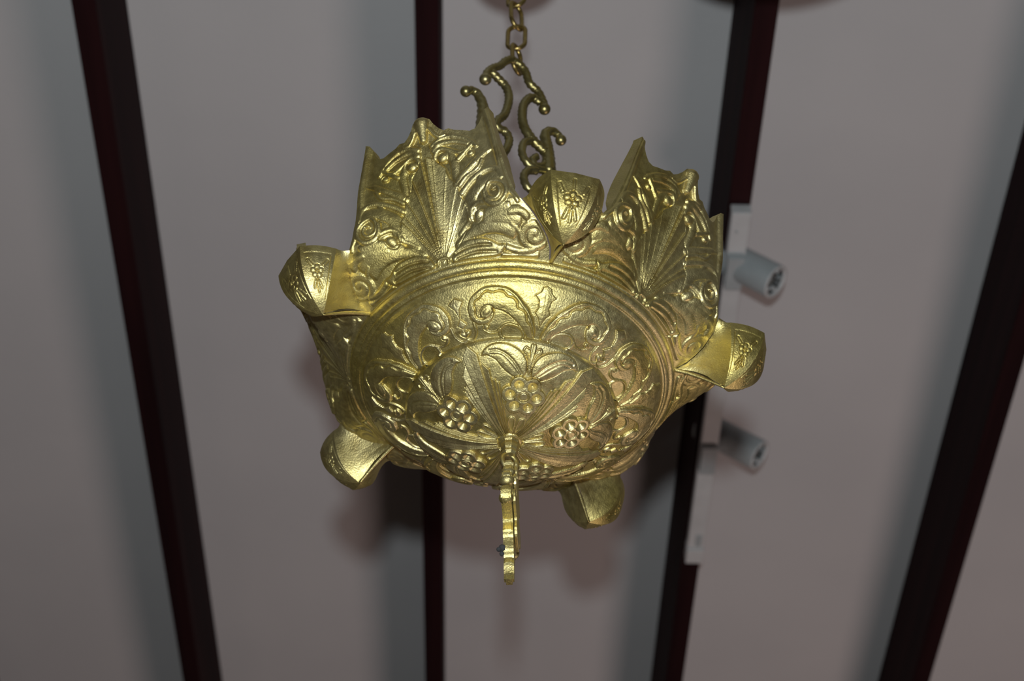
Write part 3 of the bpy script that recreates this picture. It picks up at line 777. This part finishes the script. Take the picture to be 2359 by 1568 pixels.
    k_ = np.round(a_ / (2 * np.pi / 5)) * (2 * np.pi / 5)
    dp = np.hypot(dx - 3.1 * np.sin(k_), dy - 3.1 * np.cos(k_))
    h = (-0.6 * np.exp(-((dp - 2.0) / 0.3) ** 2) + 0.5 * np.exp(-(dp / 1.6) ** 2) - 0.5 * np.exp(-((d - 1.4) / 0.25) ** 2) + 0.5 * np.exp(-(d / 1.0) ** 2)) * (d < 6.6)
    for (px, py, qx, qy) in ((0, -5.5, -.3, -15), (-1.5, -6.5, -3.0, -13), (1.5, -6.5, 3.0, -13), (-6, 4.5, -8.5, 9), (6, 4.5, 8.5, 9), (0, 6, 0, 12)):
        dd, f = seg_dist(dx, dy, [(px, py), (qx, qy)])
        h += (-0.5 * np.exp(-((dd - 1.0) / 0.28) ** 2) + 0.3 * np.exp(-(dd / .7) ** 2)) * (d > 5.0)
    h += -0.45 * np.exp(-((np.abs(cx) - 0.74) / .03) ** 2) * sstep((VV - .1) / .03) * (VV < .75)
    H_full += np.where(np.abs(cx) < .86, h, 0)
    N0 = grid_normals(P_full)
    mid = N0[n_ // 2, nvh // 3]
    sgn = 1.0 if mid[1] < 0 else -1.0
    N0 = N0 * sgn
    H_full[:, -3:] = 0; H_full[0] = 0; H_full[-1] = 0
    Pd = P_full + N0 * (H_full * 0.8 / 1000)[..., None]
    F = grid_faces(n_, nvh)
    q = F[n_ // 2, nvh // 3]; v = Pd.reshape(-1, 3)[q]
    if np.cross(v[1] - v[0], v[2] - v[0]) @ (N0.reshape(-1, 3)[q[0]]) < 0: F = F[..., ::-1]
    return Pd, N0, F, n_, nvh
Pd, Nn, F, n_, nvh = spout()
body = mesh_from('spout', Pd.reshape(-1, 3), F.reshape(-1, 4))
# sharp facets: mark the creases by angle
body.set_sharp_from_angle(angle=math.radians(28)) if hasattr(body, 'set_sharp_from_angle') else None
# inner skin and rim of the spout
iu2 = np.arange(0, n_, 6); iu2 = np.unique(np.r_[iu2, n_ - 1]); iv2 = np.unique(np.r_[np.arange(0, nvh, 8), nvh - 1])
Pi = Pd[np.ix_(iu2, iv2)].copy()
cen = np.array([0, -.135, 0])
dirs = (Pi - cen) * np.array([1, 1, 0]); dirs /= np.linalg.norm(dirs, axis=-1, keepdims=True) + 1e-9
Pi = Pi - dirs * 0.0028
Pi[..., 2] += np.linspace(0, 0.0025, len(iv2))[None, :]
inner = mesh_from('spout_lining', Pi.reshape(-1, 3), grid_faces(len(iu2), len(iv2)).reshape(-1, 4))
V, Fs = strip(Pd[:, 0], interp_rows(Pi[:, 0], n_))
rimm = mesh_from('spout_rim', V, Fs, smooth=False)
# under ridge bar with the pointed boss between moulding and spout
barp = catmull([(0, -.1118, .0606), (0, -.120, .0572), (0, -.131, .0512), (0, -.1447, .0420)], 8)
barr = np.interp(np.linspace(0, 1, len(barp)), [0, .25, .6, 1], [.0016, .0014, .0012, .0007])
bar = tube_mb([(barp, barr, False)], 'under_ridge', 12)
for k in range(5):
    o = link('spout', body, lamp, M_GOLD)
    o.rotation_euler = (0, 0, ROT72[k])
    link('spout_lining', inner, o, M_GOLD); link('spout_rim', rimm, o, M_GOLD); link('under_ridge', bar, o, M_GOLD)

# -------- inside of the bowl (closes the lamp when seen from above)
link('bowl_lining', lathe_mesh('bowl_lining', [(.0005, .0045), (.03, .007), (.055, .018), (.068, .027), (.072, .034), (.085, .038), (.097, .049), (.108, .060)], 96), lamp, M_OLD)

# -------- scroll handle (drawn in the lamp's upright frame, before the fivefold turn)
hd = empty('handle_frame'); bpy.data.objects.remove(hd)
Rz = np.array(Matrix.Rotation(math.radians(-TH0), 3, 'Z'))
def unturn(p): return (np.asarray(p, float) / 1000.0) @ Rz.T
def path(key, r0, r1, n=8, ball=None):
    q = BR[key] if ball is None else [BR['b'][ball]] + BR[key]
    p = catmull(unturn(q), n)
    return (p, np.linspace(r0, r1, len(p)), False)
axis = np.array([math.cos(math.radians(33)), math.sin(math.radians(33)), 0]) @ Rz.T
arm_r = [axis * a_ + np.array([0, 0, z_]) for a_, z_ in ((.0262, .305), (.029, .27), (.040, .20), (.060, .13), (.082, .075), (.089, .044))]
arm_l = [-axis * a_ + np.array([0, 0, z_]) for a_, z_ in ((.0345, .300), (.038, .26), (.046, .20), (.062, .13), (.082, .075), (.089, .044))]
handle = tube_mb([path('a1', .0031, .0034), path('a2', .0034, .0032), path('a3', .0034, .0040)], 'scroll_handle', 14, 0.13, 1400)
h = link('scroll_handle', handle, lamp, M_OLD)
link('horn', tube_mb([path('h1', .0026, .0060, 8, 0)], 'horn', 14, 0.08, 900), h, M_OLD)
link('horn', tube_mb([path('h2', .0028, .0056, 8, 3)], 'horn', 14, 0.08, 900), h, M_OLD)
link('loop', tube_mb([path('l1', .0033, .0030)], 'loop', 12, 0.1, 1400), h, M_OLD)
link('loop', tube_mb([path('l2', .0025, .0030)], 'loop', 12, 0.1, 1400), h, M_OLD)
link('loop', tube_mb([path('l3', .0034, .0030)], 'loop', 12, 0.1, 1400), h, M_OLD)
bl = unturn(BR['b'])
for p_, r_ in zip(bl, (.0046, .0050, .0050, .0046)): link('ball_end', ball_mesh('ball_end', [(p_, r_)]), h, M_OLD)
pr = catmull(arm_r, 8); pl_ = catmull(arm_l, 8)
link('arm', tube_mb([(pr, np.linspace(.0042, .0036, len(pr)), False)], 'arm'), h, M_OLD)
link('arm', tube_mb([(pl_, np.linspace(.0046, .0036, len(pl_)), False)], 'arm'), h, M_OLD)

# -------- turned knob under the dome
kb = link('knob', lathe_mesh('knob', [(.0004, -.0130), (.0040, -.0125), (.0052, -.0105), (.0050, -.0088), (.0058, -.0072), (.0062, -.0050), (.0060, -.0028), (.0068, -.0015), (.0072, .0002), (.0066, .0016)], 8), lamp, M_GOLD)
for pl2 in kb.data.polygons: pl2.use_smooth = False
link('collar', lathe_mesh('collar', [(.0060, -.0010), (.0082, -.0004), (.0088, .0012), (.0080, .0026), (.0060, .0030)], 32), kb, M_GOLD)

# ------------------------------------------------------------------ pendant below the lamp (hangs plumb, edge-on)
def lamp_world(p): return LOC + Rm @ Vector(p)
AP = lamp_world((0, 0, -.0125))
pend = empty('pendant', AP)
tag(pend, 'flat ornate brass pendant seen edge-on, hanging from the knob under the lamp', 'pendant')
pend.rotation_euler = (0, 0, math.radians(-4))
ring = [(0.0, .0056 * math.cos(t), -.0050 + .0062 * math.sin(t)) for t in np.linspace(0, 2 * np.pi, 28, endpoint=False)]
o = link('hook', tube_mb([([(y_ * .82, y_ * .57, z_) for (_, y_, z_) in ring], .0016, True)], 'hook', 10), pend, M_GOLD)
outl = [(0.0045, -.0095), (.0085, -.012), (.0075, -.017), (.012, -.020), (.0125, -.025), (.0075, -.028), (.015, -.032), (.021, -.0335), (.025, -.039), (.022, -.045), (.014, -.047), (.016, -.052),
        (.026, -.054), (.034, -.060), (.031, -.068), (.020, -.070), (.013, -.073), (.014, -.080), (.0105, -.084), (.0085, -.092), (.0045, -.096), (.0055, -.101), (.0030, -.108), (.0028, -.1135)]
outl = [(max(a_, .0024), z_ * .93) for a_, z_ in catmull(outl, 3)]
def plate_mesh(name, outl, th, grow=0.0):
    import bmesh
    bm = bmesh.new()
    pts = [(a_ + grow, z_) for a_, z_ in outl] + [(-a_ - grow, z_) for a_, z_ in reversed(outl)]
    vs = [bm.verts.new((-th / 2, a_, z_)) for a_, z_ in pts]
    f = bm.faces.new(vs)
    r = bmesh.ops.extrude_face_region(bm, geom=[f])
    for v_ in r['geom']:
        if isinstance(v_, bmesh.types.BMVert): v_.co.x += th
    bmesh.ops.recalc_face_normals(bm, faces=bm.faces)
    bmesh.ops.bevel(bm, geom=[e for e in bm.edges if abs(e.verts[0].co.x - e.verts[1].co.x) < 1e-6], offset=th * .18, segments=2, affect='EDGES')
    bmesh.ops.triangulate(bm, faces=[f_ for f_ in bm.faces if len(f_.verts) > 4])
    me = bpy.data.meshes.new(name); bm.to_mesh(me); bm.free(); return me
link('plate', plate_mesh('plate', outl, .0064), pend, M_GOLD)
for z_, y_, r_ in ((-.039, -.0205, .0042), (-.060, -.0275, .0044), (-.0225, -.0095, .0036), (-.060, .0275, .0044), (-.039, .0205, .0042)):
    link('boss', ball_mesh('boss', [((0, y_, z_), (.0048, r_, r_))]), pend, M_GOLD)
link('back_plate', plate_mesh('back_plate', [(a_ * .78, z_ * .93 - .001) for a_, z_ in outl[:-14]], .0016).copy(), pend, M_GOLD).location = (.0048, 0, 0)
fl = link('dust_fluff', ball_mesh('dust_fluff', [((-.0038, -.0072, -.084), (.0026, .003, .002)), ((-.0060, -.0085, -.086), (.0016, .002, .0012)), ((-.0042, -.0060, -.0875), (.0016, .002, .0016))], 10, 6), pend, M_DUST)
tag(fl, 'dark grey dust fluff')

# ------------------------------------------------------------------ chain
chain = empty('hanging_chain')
tag(chain, 'thin brass link chain hooked through the top of the scroll handle', 'chain')
def link_mesh(w_, h_, r_):
    pts = []
    a_, b_ = w_ / 2 - r_, h_ / 2 - r_
    k_ = b_ - a_
    for t in np.linspace(0, np.pi, 14): pts.append((a_ * math.cos(t), 0, k_ + a_ * math.sin(t)))
    for z_ in np.linspace(k_, -k_, 5)[1:-1]: pts.append((-a_, 0, z_))
    for t in np.linspace(np.pi, 2 * np.pi, 14): pts.append((a_ * math.cos(t), 0, -k_ + a_ * math.sin(t)))
    for z_ in np.linspace(-k_, k_, 5)[1:-1]: pts.append((a_, 0, z_))
    return tube_mb([(pts, r_, True)], 'chain_link', 12)
RL = .00195
LM = link_mesh(.0185, .0350, RL)
# pixel -> height on the vertical line through the chain
def on_chain(py, y0):
    d = pix_dir(1190, py); t = (y0 - CAM.y) / d.y
    return CAM + d * t
ych = LOC.y + 0.001
bot = on_chain(163, ych - .004)
pitch = .0350 - 2 * RL - .0006
chain.location = (bot.x, bot.y, bot.z)
z = .0350 / 2 - RL
i = 0
while bot.z + z < ZJ - 0.02:
    o = link('chain_link', LM, chain, M_CHAIN)
    o.location = (0, 0, z)
    o.rotation_euler = (0, math.radians(1.5 if i % 2 else -2), math.radians(62 if i % 2 == 0 else -8))
    if i > 1: o.rotation_euler[2] += math.radians(-10)
    z += pitch; i += 1
# unseen round cap added on the chain for the shadow at the top edge
zc = i
cap = empty('shadow_cap', (bot.x, bot.y, bot.z + .2135))
tag(cap, 'small round brass cap added on the lamp chain, out of view, to cast a shadow', 'shadow cap')
link('cap', lathe_mesh('cap', [(.004, .012), (.012, .011), (.030, .006), (.040, .0015), (.042, -.002), (.040, -.002), (.028, .002), (.004, .006)], 64), cap, M_GOLD)

# larger unseen cap and chain added further right; only the shadow reaches the frame
d2 = pix_dir(1825, -425); p2 = CAM + d2 * 1.62
cap2 = empty('shadow_cap', (p2.x, p2.y, p2.z))
tag(cap2, 'larger round brass cap with its own chain, added out of view to cast a shadow', 'shadow cap')
link('cap', lathe_mesh('cap', [(.004, .022), (.04, .020), (.10, .010), (.136, .001), (.140, -.006), (.137, -.005), (.10, .004), (.004, .013)], 64), cap2, M_GOLD)
z = .03; i = 0
while p2.z + z < ZC - .02:
    o = link('chain_link', LM, cap2, M_CHAIN); o.location = (0, 0, z); o.rotation_euler = (0, 0, math.radians(90 if i % 2 else 0)); z += pitch; i += 1

# ------------------------------------------------------------------ track and spotlights on joist 2
def frame_empty(name, p, i=2):
    o = empty(name, p); o.rotation_euler = (0, 0, -YAW); return o
jp = Vector((jx[2][0], jx[2][1], 0))
ydir = Vector((math.sin(YAW), math.cos(YAW), 0)); xdir = Vector((math.cos(YAW), -math.sin(YAW), 0))
def y_on_joist(py):
    # local y along the joist of the pixel row, on the joist underside
    p = pix_on_z(1680 - (py - 500) * .11, py, ZJ - .018)
    return (p - jp).dot(ydir)
TX = 0.0015
ya, yb = y_on_joist(497), y_on_joist(1292)
trk = frame_empty('lighting_track', (jp + xdir * TX + ydir * ya + Vector((0, 0, ZJ - .0195))))
tag(trk, 'white lighting track screwed under the dark joist on the right of the lamp', 'track')
TW = .0265
L_ = yb - ya
link('rail', box_mesh('rail', -TW / 2, TW / 2, 0, L_ - .035, 0.001, .0190, .0012), trk, M_WHITE)
link('end_cap', box_mesh('end_cap', -TW / 2 - .0004, TW / 2 + .0004, -.006, .0005, 0.0006, .0192, .001), trk, M_WHITE)
conn = link('feed_connector', box_mesh('feed_connector', -TW / 2 - .0008, TW / 2 + .0008, L_ - .0345, L_, -0.004, .0194, .0016), trk, M_WHITE)
link('screw_recess', lathe_mesh('screw_recess', [(.0001, 0.0004), (.0024, 0.0002), (.0028, .0012)], 20), trk, M_GREY).location = (-.004, .028, 0.0004)
link('adapter_window', box_mesh('adapter_window', -.001, .0085, L_ - .098 + .03, L_ - .060 + .02, -.0006, .004, .0008), trk, M_GREY)
def spot(label, fpx, fpy, hpx, hpy, dia, length, ax, depth, shade_dir):
    """spotlight: face centre at a pixel and a depth, axis given in view terms"""
    d = pix_dir(fpx, fpy)
    face = CAM + d * depth
    a_ = (RGT * ax[0] - UPV * ax[1] - FWD * ax[2]).normalized()
    root = empty('track_spotlight', face)
    root.rotation_euler = a_.to_track_quat('Z', 'Y').to_euler()
    tag(root, label, 'spotlight', 'spotlights on the lighting track')
    r_ = dia / 2
    link('housing', lathe_mesh('housing', [(r_ * .80, -.0004), (r_ * .84, 0.0), (r_ * .97, 0), (r_, -.0015), (r_, -length + .003), (r_ * .94, -length), (r_ * .02, -length)], 48), root, M_GREY)
    link('bezel', lathe_mesh('bezel', [(r_ * .985, -.0005), (r_ * .98, .0008), (r_ * .90, .0012), (r_ * .80, .0006), (r_ * .78, -.003)], 48), root, M_WHITE)
    link('baffle', lathe_mesh('baffle', [(r_ * .80, -.0015), (r_ * .74, -.010), (r_ * .30, -.016), (r_ * .01, -.016)], 48), root, M_BLACK)
    for k in range(3):
        t = 2 * math.pi * k / 3 + .5
        ln = link('lens', ball_mesh('lens', [((r_ * .36 * math.cos(t), r_ * .36 * math.sin(t), -.0125), (r_ * .32, r_ * .32, .004))], 16, 8), root, M_LENS)
    nl = 5
    for k in range(nl):
        t = 2 * math.pi * k / nl
        me = box_mesh('fin', r_ * .48, r_ * .80, -.0016, .0016, -.009, -.001, .0004)
        o = link('fin', me, root, M_GREY if k % 2 else M_WHITE); o.rotation_euler = (0, 0, t)
    # stem up to the track
    back = face - a_ * (length * .55)
    loc_y = (back - jp).dot(ydir)
    top = jp + xdir * TX + ydir * loc_y + Vector((0, 0, ZJ - .019))
    inv = root.rotation_euler.to_matrix().inverted()
    pA = inv @ (top - face); pB = inv @ (back + Vector((0, 0, .002)) - face)
    stem = link('stem', tube_mb([([tuple(pA.lerp(pB, t)) for t in np.linspace(0, 1, 6)], .0055, False)], 'stem', 14), root, M_GREY)
    ad = link('adapter', box_mesh('adapter', -.012, .012, -.030, .030, -.010, -.0002, .0012), root, M_GREY)
    ad.matrix_basis = Matrix.Translation(pA) @ inv.to_4x4() @ Matrix.Rotation(-YAW, 4, 'Z')
    return root
spot('white cylinder spotlight with dark star-shaped opening, upper one near the end of the track', 1787, 649, 0, 0, .0500, .112, (.726, .417, .55), 2.70, None)
spot('white cylinder spotlight below the upper one, half in the shadow of the brass lamp', 1750, 1048, 0, 0, .0490, .112, (.77, .40, .50), 3.00, None)
